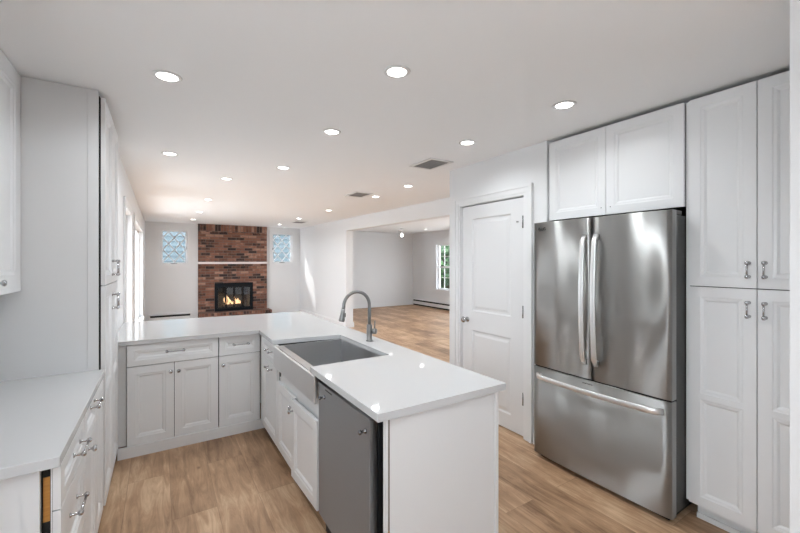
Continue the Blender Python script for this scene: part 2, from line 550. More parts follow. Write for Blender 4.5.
# baseboards
def baseboard(name, pts, h=0.10, t=0.016):
    """pts: list of ((x0,y0),(x1,y1),(nx,ny)) runs; n points into the room"""
    mb = MB()
    for (x0, y0), (x1, y1), (nx, ny) in pts:
        for tt, z0, z1 in ((t, 0.001, h * 0.78), (t * 0.55, h * 0.78, h)):
            mb.prism([(x0, y0), (x1, y1), (x1 + nx * tt, y1 + ny * tt), (x0 + nx * tt, y0 + ny * tt)], z0, z1)
    return struct(name, mb, 'trim', weld=False)
e = 0.001
baseboard('baseboard_right', [((skew(YF) - e, YF), (skew(7.79) - e, 7.79), (-1, 0)),
                              ((skew(7.79) - 0.018, 7.79 - e), (skew(7.79) + 0.188, 7.79 - e), (0, -1)),
                              ((skew(7.79) + 0.171, 7.79), (skew(YF) + 0.171, YF), (1, 0))], 0.12)
baseboard('baseboard_fireplace', [((0.68, YF - e), (0.79, YF - e), (0, -1)), ((2.48, YF - e), (skew(YF), YF - e), (0, -1))], 0.11)
baseboard('baseboard_living_room', [((skew(YF) + 0.19, YF - e), (XE, YF - e), (0, -1)), ((XE - e, 2.97), (XE - e, 8.5), (-1, 0))], 0.12)
baseboard('baseboard_closet', [((2.569, 3.02), (2.569, 3.09), (-1, 0)), ((2.569, 1.905), (2.569, 2.02), (-1, 0))], 0.10)
# thin crown at the fireplace wall
struct('trim_1', MB().box(XF, 0.79, YF - 0.03, YF - e, H - 0.05, H - 0.001).box(2.47, skew(YF), YF - 0.03, YF - e, H - 0.05, H - 0.001), 'trim', weld=False)

# ------------------------------------------------------------------ windows
def lattice_segments(w_, h, dx, dz, ox, oz):
    """diamond lattice clipped to 0..w,0..h"""
    segs = []
    sl = dz / dx
    for sgn in (1, -1):
        k = -20
        while k < 20:
            # line z = sgn*sl*(x-ox) + oz + k*2*dz
            c = oz + k * 2 * dz - sgn * sl * ox
            pts = []
            for x in (0, w_):
                z = sgn * sl * x + c
                if 0 <= z <= h: pts.append((x, z))
            for z in (0, h):
                x = (z - c) / (sgn * sl)
                if 0 < x < w_: pts.append((x, z))
            if len(pts) >= 2:
                a, b = pts[0], pts[1]
                if math.hypot(a[0] - b[0], a[1] - b[1]) > 0.03: segs.append((a, b))
            k += 1
    return segs

def frame_mb(x0, x1, z0, z1, wd, y0, y1):
    mb = MB()
    mb.box(x0, x0 + wd, y0, y1, z0, z1).box(x1 - wd, x1, y0, y1, z0, z1)
    mb.box(x0 + wd, x1 - wd, y0, y1, z0, z0 + wd).box(x0 + wd, x1 - wd, y0, y1, z1 - wd, z1)
    return mb

def lattice_window(n, x0, x1, z0, z1, cx0, cx1, cz0, cz1):
    """casement with a white diamond lattice, in the fireplace wall (faces -y)"""
    r = empty('window_%d' % n, (x0, YF, z0), 0, kind='structure')
    w_, h = x1 - x0, z1 - z0
    c = MB()
    c.box(cx0 - x0, 0, -0.018, -0.001, cz0 - z0, cz1 - z0).box(w_, cx1 - x0, -0.018, -0.001, cz0 - z0, cz1 - z0)
    c.box(0, w_, -0.018, -0.001, cz0 - z0, 0).box(0, w_, -0.018, -0.001, h, cz1 - z0)
    c.build('casing', 'trim', r, weld=False)
    frame_mb(0.001, w_ - 0.001, 0.001, h - 0.001, 0.036, 0.03, 0.075).build('sash', 'trim', r, weld=False, bevel=0.004)
    MB().box(0.036, w_ - 0.036, 0.055, 0.059, 0.036, h - 0.036).build('glass', 'glass', r)
    lw, lh = w_ - 0.072, h - 0.072
    lt = MB()
    for a, b in lattice_segments(lw, lh, lw / 4.0, lh / 5.2, lw / 2, 0.02):
        d = Vector((b[0] - a[0], 0, b[1] - a[1])).normalized()
        nrm = Vector((-d.z, 0, d.x)) * 0.012
        A = Vector((0.036 + a[0], 0.042, 0.036 + a[1])); B = Vector((0.036 + b[0], 0.042, 0.036 + b[1]))
        lt.extrude_poly([A - nrm, B - nrm, B + nrm, A + nrm], (0, 0.009, 0))
    lt.build('lattice', 'trim', r, weld=False)
    return r
wa = lattice_window(1, 0.01, 0.565, 1.42, 2.25, -0.10, 0.63, 1.33, 2.375)
wb = lattice_window(2, 2.63, 3.18, 1.44, 2.27, 2.55, 3.32, 1.37, 2.375)
for r, x in ((wa, 0.53), (wb, 0.02)):
    MB().box(x - 0.008, x + 0.008, 0.005, 0.03, 0.36, 0.42).build('latch', 'nickel', r, bevel=0.002)
    MB().box(0.2, 0.34, 0.0, 0.028, 0.004, 0.02).tube([(0.22, -0.01, 0.02), (0.30, -0.012, 0.03)], 0.005, 8).build('crank', 'nickel', r, weld=False)

def side_window(n, x, y0, y1, z0, z1, facing, cols, rows, casing=0.085, mid=None, sill=True, frame=0.05):
    """window in a wall that runs along y; facing = +1 room is on +x, -1 room is on -x"""
    r = empty('window_%d' % n, (x, y0, z0), 0, kind='structure')
    w_, h = y1 - y0, z1 - z0
    s = facing
    def B(mb, u0, u1, d0, d1, v0, v1):     # u along y, d depth into the room, v up
        xs = sorted((s * d0, s * d1))
        mb.box(xs[0], xs[1], u0, u1, v0, v1)
        return mb
    c = MB()
    B(c, -casing, 0, 0.001, 0.018, -0.0 if z0 < 0.01 else -casing, h + casing)
    B(c, w_, w_ + casing, 0.001, 0.018, -0.0 if z0 < 0.01 else -casing, h + casing)
    B(c, 0, w_, 0.001, 0.018, h, h + casing)
    if z0 > 0.01: B(c, 0, w_, 0.001, 0.018, -casing, 0)
    c.build('casing', 'trim', r, weld=False)
    if sill and z0 > 0.01:
        B(MB(), -casing - 0.01, w_ + casing + 0.01, 0.001, 0.045, -0.012, 0.012).build('sill', 'trim', r, bevel=0.003)
    f = MB()
    d0, d1 = -0.09, -0.05
    B(f, 0.001, frame, d0, d1, 0.001, h - 0.001); B(f, w_ - frame, w_ - 0.001, d0, d1, 0.001, h - 0.001)
    B(f, frame, w_ - frame, d0, d1, 0.001, frame); B(f, frame, w_ - frame, d0, d1, h - frame, h - 0.001)
    if mid: B(f, frame, w_ - frame, d0, d1 + 0.01, mid - 0.03, mid + 0.03)
    f.build('sash', 'trim', r, weld=False)
    g = MB()
    for i in range(1, cols):
        u = frame + (w_ - 2 * frame) * i / cols
        B(g, u - 0.009, u + 0.009, -0.079, -0.061, frame, h - frame)
    for j in range(1, rows):
        v = frame + (h - 2 * frame) * j / rows
        B(g, frame, w_ - frame, -0.078, -0.062, v - 0.009, v + 0.009)
    if cols > 1 or rows > 1: g.build('muntins', 'trim', r, weld=False)
    B(MB(), frame, w_ - frame, -0.072, -0.069, frame, h - frame).build('glass', 'glass', r)
    return r
side_window(3, XF, 4.70, 5.62, 0.0, 2.04, 1, 1, 1, sill=False)
side_window(4, XF, 6.36, 9.00, 0.40, 2.06, 1, 2, 1)
side_window(5, XE, 8.60, 9.46, 0.60, 2.02, -1, 3, 4, mid=0.71, casing=0.09)
side_window(6, XL, -1.30, 0.85, 0.95, 2.12, 1, 2, 1)  # added window behind the camera, lets daylight onto the right-hand cabinets and ceiling
side_window(7, XE, 3.5, 7.6, 0.30, 2.2, -1, 4, 2, casing=0.09)  # added window in the hidden part of the wall, to brighten the living room

# ------------------------------------------------------------------ closet door
dr = empty('door_1', (2.57, 2.91, 0), -PI / 2, kind='structure')     # local x -> -y, local -y -> -x
DW_, DH = 0.79, 2.035
c = MB()
for k, (a, b, yy) in enumerate(((0.0, 0.02, 0.012), (0.02, 0.062, 0.018), (0.062, 0.088, 0.024))):
    if True:
        c.box(-b, -a, -yy, -0.001, 0.0, DH + b)
        c.box(DW_ + a, DW_ + b, -yy, -0.001, 0.0, DH + b)
        c.box(-a, DW_ + a, -yy, -0.001, DH + a, DH + b)
c.build('casing', 'trim', dr, weld=False)
c = MB()
c.box(0.001, 0.012, 0.001, 0.119, 0, DH - 0.001).box(DW_ - 0.012, DW_ - 0.001, 0.001, 0.119, 0, DH - 0.001).box(0.012, DW_ - 0.012, 0.001, 0.119, DH - 0.006, DH - 0.001)
c.box(0.012, 0.03, 0.05, 0.07, 0, DH - 0.012).box(DW_ - 0.03, DW_ - 0.012, 0.05, 0.07, 0, DH - 0.012)
c.build('jamb', 'trim', dr, weld=False)
leaf = MB().panelled(0.760, 2.008, 0.036, [(0.135, 0.625, 0.13, 0.80), (0.135, 0.625, 0.985, 1.885)],
                     rings=((0.012, 0.009), (0.03, 0.009), (0.05, 0.003))).build('door_leaf', 'dooor', dr, loc=(0.015, 0.042, 0.012))
for z in (1.80, 1.045, 0.315):
    mbh = MB().box(-0.006, 0.006, -0.044, -0.034, -0.05, 0.05).tube([(0.0, -0.046, -0.052), (0.0, -0.046, 0.052)], 0.007, 10)
    mbh.build('hinge', 'dark_chrome', leaf, loc=(0.764, 0, z), weld=False)
MB().lathe([(0.0, 0), (0.026, 0), (0.026, 0.006), (0.011, 0.01), (0.010, 0.03), (0.024, 0.04), (0.029, 0.052), (0.024, 0.064), (0.0, 0.068)],
           (0.075, -0.037, 0.895), (0, -1, 0)).build('door_knob', 'chrome', leaf, weld=False)
MB().box(0.005, 0.02, -0.038, -0.034, 0.875, 0.915).build('latch_plate', 'nickel', leaf)
MB().box(0.69, 0.71, -0.046, -0.036, 1.80, 1.812).build('door_stop', 'chrome', leaf)

# ------------------------------------------------------------------ cabinet helpers (local frame: x = width, -y = front, z = up)
def knob(parent, x, z, y):
    return MB().lathe([(0, 0), (0.008, 0), (0.0055, 0.004), (0.005, 0.014), (0.013, 0.019), (0.015, 0.025), (0.010, 0.031), (0, 0.032)],
                      (x, y, z), (0, -1, 0), 16).build('knob', 'chrome', parent, weld=False)

def pull(parent, x, z, y, L=0.13, vertical=False, name='pull_handle'):
    mb = MB()
    d = Vector((0, 0, 1)) if vertical else Vector((1, 0, 0))
    o = Vector((x, y, z))
    f = Vector((0, -1, 0))
    for s in (-1, 1):
        mb.lathe([(0, 0), (0.009, 0), (0.007, 0.004), (0.004, 0.006), (0.004, 0.024)], o + d * s * (L / 2 - 0.012), f, 14)
        mb.lathe([(0, -0.010), (0.006, -0.009), (0.0088, -0.004), (0.0088, 0.004), (0.006, 0.009), (0, 0.010)], o + f * 0.030 + d * s * (L / 2 - 0.012), d, 14)
    mb.tube([o + f * 0.030 - d * (L / 2 - 0.016), o + f * 0.030 + d * (L / 2 - 0.016)], 0.0045, 12)
    return mb.build(name, 'chrome', parent, weld=False)

RAIL = 0.055
def shaker(name, parent, x0, z0, w_, h, y, t=0.02, rail=RAIL, splits=None, rot=None):
    """a cabinet door or drawer front; its origin is at its lower left corner on the carcass front"""
    if splits:
        zs = [rail] + splits + [h - rail]
        pn = []
        for i in range(0, len(zs) - 1, 1):
            a = zs[i] + (rail * 0.3 if i else 0); b = zs[i + 1] - (rail * 0.3 if i < len(zs) - 2 else 0)
            pn.append((rail, w_ - rail, a, b))
    else:
        pn = [(rail, w_ - rail, min(rail, h * 0.27), h - min(rail, h * 0.27))]
    return MB().panelled(w_, h, t, pn).build(name, 'cab', parent, loc=(x0, y, z0), rot=rot)

# ------------------------------------------------------------------ wall of tall cabinets beside the fridge (faces -x)
PT = 2.403
pan = empty('pantry_cabinet', (2.59, 0.957, 0), -PI / 2,
            'tall white pantry cabinet with paired doors above and below, right of the steel fridge', 'cabinet')
PW = 0.56
MB().box(0, PW, 0, 0.58, 0.10, PT).build('carcass', 'gap_shade', pan)  # carcass of a white cabinet coloured dark, painting shade into the door gaps
MB().box(0.004, 0.022, -0.001, 0.58, 0.10, PT - 0.001).build('side_panel', 'cab', pan, loc=(-0.0222, 0, 0))
MB().box(0.02, PW, 0.05, 0.066, 0.001, 0.10).box(0.02, PW, 0.035, 0.05, 0.001, 0.03).build('toe_kick', 'cab', pan, weld=False)
dw = 0.293
for i in range(2):
    x0 = 0.002 + i * 0.297
    ww = dw if i == 0 else 0.26
    d = shaker('door', pan, x0, 1.342, ww, PT - 1.342, -0.001)
    pull(d, (ww - 0.030) if i == 0 else 0.030, 0.095, -0.02, 0.095, True)
    d = shaker('door', pan, x0, 0.102, ww, 1.235, -0.001, splits=[0.62])
    pull(d, (ww - 0.030) if i == 0 else 0.030, 1.235 - 0.105, -0.02, 0.095, True)

of = empty('upper_cabinet', (2.59, 1.895, 0), -PI / 2,
           'wide white two-door cabinet hung above the stainless fridge', 'cabinet', 'white upper cabinets')
MB().box(0, 0.918, 0, 0.60, 1.80, PT).build('carcass', 'gap_shade', of)
MB().box(0.0, 0.016, -0.002, 0.58, 1.80, PT).build('side_panel', 'cab', of, loc=(-0.0005, 0, 0))
for i in range(2):
    ww = 0.440 if i == 0 else 0.455
    x0 = 0.018 if i == 0 else 0.461
    d = shaker('door', of, x0, 1.80, ww, PT - 1.80, -0.0022)
    MB().lathe([(0, 0), (0.003, 0), (0.003, 0.002), (0, 0.002)], (ww - 0.03 if i == 0 else 0.03, -0.02, 0.05), (0, -1, 0), 10).build('screw_hole', 'ink', d, weld=False)

# ------------------------------------------------------------------ refrigerator (faces -x)
fr = empty('refrigerator', (2.40, 1.90, 0), -PI / 2,
           'stainless steel french-door refrigerator with bottom freezer drawer', 'refrigerator')
FWd = 0.924
MB().box(0.012, FWd - 0.004, 0.075, 0.70, 0.05, 1.745).build('body', 'grey_metal', fr, bevel=0.004)
MB().box(0.03, FWd - 0.03, 0.055, 0.60, 0.002, 0.05).build('kick_plate', 'black', fr)
def fridge_door(name, x0, x1, z0, z1, parent):
    # front gently crowned across the width
    mb = MB()
    n = 16
    t = 0.066
    cx = FWd / 2
    a = []; b = []
    for z, lst in ((z0, a), (z1, b)):
        for i in range(n + 1):
            x = x0 + (x1 - x0) * i / n
            y = 0.010 * ((x - cx) / cx) ** 2
            if i in (0, n): y += 0.006
            lst.append(mb.bm.verts.new((x, y, z)))
        lst.append(mb.bm.verts.new((x1, t, z))); lst.append(mb.bm.verts.new((x0, t, z)))
    m_ = len(a)
    mb.bm.faces.new(a[::-1]); mb.bm.faces.new(b)
    for i in range(m_):
        f = mb.bm.faces.new([a[i], a[(i + 1) % m_], b[(i + 1) % m_], b[i]])
        if i < n: f.smooth = True
    return mb.build(name, 'steel', parent, weld=False)
dl = fridge_door('door', 0.0, 0.459, 0.700, 1.772, fr)
drr = fridge_door('door', 0.465, FWd, 0.700, 1.772, fr)
dz = fridge_door('freezer_drawer', 0.0, FWd, 0.035, 0.688, fr)
MB().box(0.01, FWd - 0.006, 0.02, 0.07, 0.688, 0.700).box(0.4595, 0.4645, 0.02, 0.07, 0.70, 1.765).build('gasket', 'black', fr, weld=False)
def bow(path, wd, th, vertical):
    """flat bar handle bowed outward"""
    mb = MB()
    rings = []
    P = [Vector(p) for p in path]
    for i, p in enumerate(P):
        a = P[max(0, i - 1)]; b = P[min(len(P) - 1, i + 1)]
        t = (b - a).normalized()
        s = Vector((1, 0, 0)) if vertical else Vector((0, 0, 1))
        n_ = t.cross(s).normalized()
        prof = []
        for k in range(12):
            an = 2 * PI * k / 12
            cx_ = math.copysign(abs(math.cos(an)) ** 0.6, math.cos(an)) * wd / 2
            cy_ = math.copysign(abs(math.sin(an)) ** 0.6, math.sin(an)) * th / 2
            prof.append(mb.bm.verts.new(p + s * cx_ + n_ * cy_))
        rings.append(prof)
    for A, B in zip(rings, rings[1:]):
        for k in range(12):
            f = mb.bm.faces.new([A[k], A[(k + 1) % 12], B[(k + 1) % 12], B[k]]); f.smooth = True
    mb.bm.faces.new(rings[0][::-1]); mb.bm.faces.new(rings[-1])
    return mb
def handle_path(a, b, out, n=22):
    pts = []
    for i in range(n + 1):
        u = i / n
        e_ = min(u, 1 - u)
        rise = min(1.0, e_ / 0.05) ** 0.5
        pts.append(Vector(a).lerp(Vector(b), u) + Vector((0, -(0.012 + (out - 0.012) * rise * (0.55 + 0.45 * math.sin(PI * u))), 0)))
    return pts
for dd, x in ((dl, 0.422), (drr, 0.502)):
    hd = bow(handle_path((x, 0.004, 1.655), (x, 0.004, 0.80), 0.058), 0.034, 0.016, True)
    hd.tube([(x, 0.01, 1.630), (x, -0.035, 1.630)], 0.012, 10).tube([(x, 0.01, 0.825), (x, -0.035, 0.825)], 0.012, 10)
    hd.build('door_handle', 'steel_bright', dd, weld=False)
hd = bow(handle_path((0.045, 0.006, 0.632), (FWd - 0.035, 0.006, 0.632), 0.075, 30), 0.034, 0.018, False)
hd.tube([(0.07, 0.01, 0.632), (0.07, -0.03, 0.632)], 0.012, 10).tube([(FWd - 0.06, 0.01, 0.632), (FWd - 0.06, -0.03, 0.632)], 0.012, 10)
hd.build('drawer_handle', 'steel_bright', dz, weld=False)
MB().box(FWd - 0.075, FWd - 0.008, 0.03, 0.16, 1.746, 1.775).build('hinge_cover', 'grey_metal', fr, bevel=0.006)
MB().box(0.012, 0.08, 0.075, 0.16, 1.746, 1.768).build('hinge_cover', 'grey_metal', fr, bevel=0.006)

def text_mesh(name, s, size, m, parent, loc, rot, ext=0.0006):
    cu = bpy.data.curves.new(name, 'FONT')
    cu.body = s; cu.size = size; cu.extrude = ext
    cu.align_x = 'LEFT'
    tmp = bpy.data.objects.new('tmp', cu)
    COL.objects.link(tmp)
    bpy.context.view_layer.update()
    me = bpy.data.meshes.new_from_object(tmp.evaluated_get(bpy.context.evaluated_depsgraph_get()))
    bpy.data.objects.remove(tmp)
    me.name = name
    me.materials.clear(); me.materials.append(M[m])
    o = bpy.data.objects.new(name, me)
    COL.objects.link(o)
    o.parent = parent; o.location = loc; o.rotation_euler = rot
    return o
MB().lathe([(0, 0), (0.0125, 0), (0.0125, 0.0012), (0, 0.0012)], (0.052, 0.0072, 1.722), (0, -1, 0), 24).build('logo_disc', 'ink', dl, weld=False)
text_mesh('logo_letters', 'LG', 0.032, 'ink', dl, (0.070, 0.0055, 1.711), (PI / 2, 0, 0))
text_mesh('badge_lettering', 'LINEAR INVERTER', 0.009, 'ink', dz, (0.40, -0.0008, 0.664), (PI / 2, 0, 0), 0.0004)

# ------------------------------------------------------------------ left side of the kitchen (faces +x)
# local x -> +y, front -> +x
XC = -0.29      # carcass front
tall = empty('tall_cabinet', (XC + 0.006, 2.672, 0), PI / 2,
             'floor-to-ceiling white cabinet at the end of the left counter, with tall paired doors', 'cabinet')
TW = 0.80
MB().box(0.022, TW, 0.002, 0.62, 0.10, 2.405).build('carcass', 'gap_shade', tall)
MB().box(0.0, 0.018, 0.055, 0.63, 0.0, 2.428).box(-0.002, 0.019, 0.007, 0.054, 0.0, 2.428).build('side_panel', 'cab', tall)
MB().box(0.022, TW, 0.03, 0.045, 0.0, 0.10).build('toe_kick', 'cab', tall)
for i in range(2):
    x0 = 0.026 + i * 0.386
    ww = 0.383
    d = shaker('door', tall, x0, 1.345, ww, 2.400 - 1.345, -0.001)
    pull(d, (ww - 0.032) if i == 0 else 0.032, 0.095, -0.02, 0.11, True)
    d = shaker('door', tall, x0, 0.102, ww, 1.238, -0.001, splits=[0.62])
    pull(d, (ww - 0.032) if i == 0 else 0.032, 1.238 - 0.115, -0.02, 0.11, True)

bd = empty('base_cabinet', (XC, 1.60, 0), PI / 2,
           'white base cabinet of three drawers at the near end of the left counter', 'cabinet', 'white base cabinets')
BT = 0.845
MB().box(0.0, 0.46, 0.026, 0.62, 0.10, BT).build('carcass', 'cab', bd)
MB().box(0.002, 0.46, -0.0, 0.003, 0.10, BT).box(0.01, 0.46, 0.003, 0.026, 0.10, 0.5).build('face_frame', 'cab', bd, weld=False)
MB().box(0.006, 0.46, 0.0035, 0.0255, 0.501, BT - 0.01).build('recess_shade', 'gap_shade', bd)  # dark block painting the shade inside the open slot
MB().box(0.0035, 0.0058, 0.005, 0.021, 0.66, 0.80).build('drawer_box', 'wood', bd)
MB().box(-0.014, 0.0, 0.026, 0.062, 0.10, BT).box(-0.014, 0.0, 0.55, 0.62, 0.10, BT).box(-0.014, 0, 0.062, 0.55, 0.10, 0.2).build('side_stile', 'cab', bd, weld=False)
MB().box(0.0, 0.46, 0.05, 0.066, 0.0, 0.10).build('toe_kick', 'cab', bd)
MB().box(0.006, 0.458, -0.0008, -0.0001, 0.104, BT - 0.002).build('shadow_backing', 'gap_shade', bd)
for z0, hh in ((0.69, 0.150), (0.395, 0.290), (0.105, 0.285)):
    d = shaker('drawer', bd, 0.004, z0, 0.452, hh, -0.001)
    pull(d, 0.268 if hh < 0.2 else 0.205, hh * 0.5 + 0.005 if hh < 0.2 else hh - 0.098, -0.02, 0.15)

bd = empty('base_cabinet', (XC, 2.062, 0), PI / 2,
           'white base cabinet with one drawer over one knobbed door, under the left counter', 'cabinet', 'white base cabinets')
MB().box(0.0, 0.345, 0.0, 0.62, 0.10, BT).build('carcass', 'gap_shade', bd)
MB().box(0.0, 0.345, 0.05, 0.066, 0.0, 0.10).build('toe_kick', 'cab', bd)
d = shaker('drawer', bd, 0.003, 0.69, 0.339, 0.150, -0.001); pull(d, 0.195, 0.125, -0.02, 0.13)
d = shaker('door', bd, 0.003, 0.105, 0.339, 0.580, -0.001); knob(d, 0.075, 0.55, -0.02)
bd = empty('base_cabinet', (XC, 2.409, 0), PI / 2,
           'narrow white base cabinet with a single plain door, against the tall cabinet on the left', 'cabinet', 'white base cabinets')
MB().box(0.0, 0.26, 0.0, 0.62, 0.10, BT).build('carcass', 'gap_shade', bd)
MB().box(0.0, 0.26, 0.05, 0.066, 0.0, 0.10).build('toe_kick', 'cab', bd)
shaker('door', bd, 0.003, 0.105, 0.254, 0.735, -0.001)

tag(MB().box(XL + 0.002, -0.262, 1.545, 2.669, 0.847, 0.88).build('countertop', 'quartz', bevel=0.002),
    'short white quartz countertop along the left wall, ending at the tall cabinet', 'countertop', 'white quartz countertops')

up = empty('upper_cabinet', (-0.623, 1.30, 0), PI / 2,
           'white wall cabinet high above the left counter, cut by the left edge of the photo', 'cabinet', 'white upper cabinets')
UL = 2.668 - 1.30
MB().box(0.0, UL, 0.0, 0.294, 1.33, 2.427).build('carcass', 'cab', up)
d = shaker('door', up, 0.0, 1.33, UL - 0.48, 1.097, -0.001)
d = shaker('door', up, UL - 0.478, 1.33, 0.477, 1.097, -0.001, rail=0.085); knob(d, 0.14, 0.055, -0.02)

# ------------------------------------------------------------------ back run of base cabinets (faces -y)
YC = 3.53
tag(MB().box(-0.282, -0.219, YC + 0.0, YC + 0.02, 0.084, 0.847).build('filler_strip', 'cab'),
    'narrow white filler strip between tall cabinet and far base cabinets', 'filler strip')
tb = MB().box(-0.27, 0.80, YC - 0.034, YC - 0.016, 0.0, 0.083)
tag(tb.build('toe_board', 'cab'), 'white toe board along the floor under the far base cabinets', 'toe board')
b1 = empty('base_cabinet', (-0.216, YC, 0), 0,
           'white base cabinet with one wide drawer above two knobbed doors, far end', 'cabinet', 'white base cabinets')
MB().box(0.0, 0.629, 0.0, 0.60, 0.085, BT).build('carcass', 'gap_shade', b1)
d = shaker('drawer', b1, 0.002, 0.683, 0.625, 0.160, -0.001, rail=0.045); pull(d, 0.315, 0.090, -0.02, 0.14)
d = shaker('door', b1, 0.002, 0.085, 0.306, 0.592, -0.001); knob(d, 0.306 - 0.022, 0.528, -0.02)
d = shaker('door', b1, 0.312, 0.085, 0.315, 0.592, -0.001); knob(d, 0.028, 0.526, -0.02)
b2 = empty('base_cabinet', (0.416, YC, 0), 0,
           'white base cabinet with one drawer over one door, in the peninsula corner', 'cabinet', 'white base cabinets')
MB().box(0.0, 0.338, 0.0, 0.60, 0.085, BT).build('carcass', 'gap_shade', b2)
d = shaker('drawer', b2, 0.003, 0.683, 0.328, 0.160, -0.001, rail=0.045); pull(d, 0.17, 0.085, -0.02, 0.14)
d = shaker('door', b2, 0.003, 0.085, 0.328, 0.592, -0.001); knob(d, 0.028, 0.522, -0.02)
tag(MB().box(-0.29, 1.40, YC + 0.605, YC + 0.625, 0, 0.847).build('back_panel', 'cab'),
    'white panel closing the family room side of the far base cabinets', 'panel')

# ------------------------------------------------------------------ peninsula (faces -x), local x -> -y
XP = 0.762
pc = empty('base_cabinet', (XP, 3.47, 0), -PI / 2,
           'slim white pull-out cabinet with two bar handles, beside the farmhouse sink', 'cabinet', 'white base cabinets')
MB().box(0.0, 0.562, 0.0, 0.60, 0.085, BT).build('carcass', 'gap_shade', pc)
MB().box(0.0, 0.06, -0.015, -0.0, 0.085, BT).build('filler', 'cab', pc)
MB().box(-0.0, 0.562, 0.075, 0.09, 0.0, 0.084).build('toe_kick', 'cab', pc)
d = shaker('drawer', pc, 0.07, 0.683, 0.488, 0.160, -0.001, rail=0.045); pull(d, 0.29, 0.085, -0.02, 0.14)
d = shaker('door', pc, 0.07, 0.085, 0.488, 0.592, -0.001); pull(d, 0.29, 0.545, -0.02, 0.14)

sb = empty('sink_cabinet', (XP, 2.905, 0), -PI / 2,
           'white two-door sink base cabinet under the steel farmhouse sink', 'cabinet')
MB().box(0.0, 0.008, 0.0, 0.60, 0.085, 0.61).box(0.872, 0.875, 0.0, 0.60, 0.085, 0.61).box(0.008, 0.867, 0.0, 0.6, 0.085, 0.10).box(0.008, 0.867, 0.58, 0.60, 0.10, BT).build('carcass', 'cab', sb, weld=False)
MB().box(0.0, 0.875, 0.075, 0.09, 0.0, 0.084).build('toe_kick', 'cab', sb)
MB().box(0.030, 0.872, 0.001, 0.012, 0.40, 0.80).build('apron_rail', 'cab', sb, weld=False)
d = shaker('door', sb, 0.003, 0.085, 0.43, 0.498, -0.001); knob(d, 0.43 - 0.028, 0.43, -0.02)
d = shaker('door', sb, 0.438, 0.085, 0.43, 0.498, -0.022, rot=(0, 0, math.radians(2.4))); knob(d, 0.028, 0.43, -0.02)
d['label'] = 'right-hand sink cabinet door standing slightly ajar'

# farmhouse sink
sk = empty('farmhouse_sink', (XP, 2.905, 0), -PI / 2, 'stainless steel apron-front farmhouse sink set into the peninsula', 'sink')
SW = 0.885
ap = MB().box(0.0, SW, -0.047, -0.030, 0.692, 0.8465)
ap.build('apron', 'steel_apron', sk, bevel=0.006, seg=3)
bs = MB()
i0, i1, j0, j1 = 0.035, SW - 0.035, 0.018, 0.485     # inner
zb, zt = 0.62, 0.8465
bs.poly([(i0, j0, zb), (i1, j0, zb), (i1, j1, zb), (i0, j1, zb)])
bs.poly([(i0, j0, zb), (i0, j1, zb), (i0, j1, zt), (i0, j0, zt)])
bs.poly([(i1, j0, zb), (i1, j0, zt), (i1, j1, zt), (i1, j1, zb)])
bs.poly([(i0, j1, zb), (i1, j1, zb), (i1, j1, zt), (i0, j1, zt)])
bs.poly([(i0, j0, zb), (i0, j0, zt), (i1, j0, zt), (i1, j0, zb)])
o0, o1, p0, p1 = 0.018, SW - 0.018, -0.030, 0.52
for a, b in ((((o0, p0), (o1, p0)), ((i0, j0), (i1, j0))), (((o1, p0), (o1, p1)), ((i1, j0), (i1, j1))), (((o1, p1), (o0, p1)), ((i1, j1), (i0, j1))), (((o0, p1), (o0, p0)), ((i0, j1), (i0, j0)))):
    z_ = zt if a[0][1] < 0 and a[1][1] < 0 else zt
    bs.poly([(a[0][0], a[0][1], z_), (a[1][0], a[1][1], z_), (b[1][0], b[1][1], zt), (b[0][0], b[0][1], zt)])
bsn = bs.build('basin', 'steel_sink', sk)
bsn.modifiers.new('solid', 'SOLIDIFY').thickness = -0.0015
MB().lathe([(0, 0.001), (0.03, 0.001), (0.042, 0.004), (0.045, 0.001)], (SW / 2, 0.33, 0.62), (0, 0, 1), 24).build('drain', 'dark_chrome', sk, weld=False)
g = MB()
for k in range(7):
    x = 0.10 + k * (SW - 0.2) / 6
    g.tube([(x, 0.05, 0.635), (x, 0.45, 0.635)], 0.003, 8)
for y in (0.05, 0.45):
    g.tube([(0.10, y, 0.635), (SW - 0.10, y, 0.635)], 0.003, 8)
for x, y in ((0.1, 0.05), (SW - 0.1, 0.05), (0.1, 0.45), (SW - 0.1, 0.45)):
    g.tube([(x, y, 0.622), (x, y, 0.635)], 0.005, 8)
g.build('bottom_grid', 'chrome', sk, weld=False)

# dishwasher
dwr = empty('dishwasher', (0.735, 2.000, 0), -PI / 2, 'stainless dishwasher without its bar handle, under the near end of the peninsula', 'dishwasher')
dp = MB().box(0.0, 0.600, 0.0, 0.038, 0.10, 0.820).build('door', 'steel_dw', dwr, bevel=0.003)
MB().box(0.004, 0.606, 0.039, 0.57, 0.02, 0.838).build('tub', 'black', dwr)
MB().box(0.006, 0.594, 0.05, 0.07, 0.0, 0.02).box(0.02, 0.58, 0.035, 0.05, 0.0, 0.095).build('kick_plate', 'black', dwr, weld=False)
for x in (0.09, 0.565):
    MB().lathe([(0, 0), (0.011, 0), (0.011, 0.004), (0.006, 0.006), (0.006, 0.022), (0.010, 0.024), (0.010, 0.032), (0, 0.033)], (x, 0.0, 0.762), (0, -1, 0), 16).build('handle_mount', 'dark_chrome', dp, weld=False)
MB().box(0.10, 0.19, -0.0008, 0.0, 0.800, 0.806).build('badge', 'ink', dp)

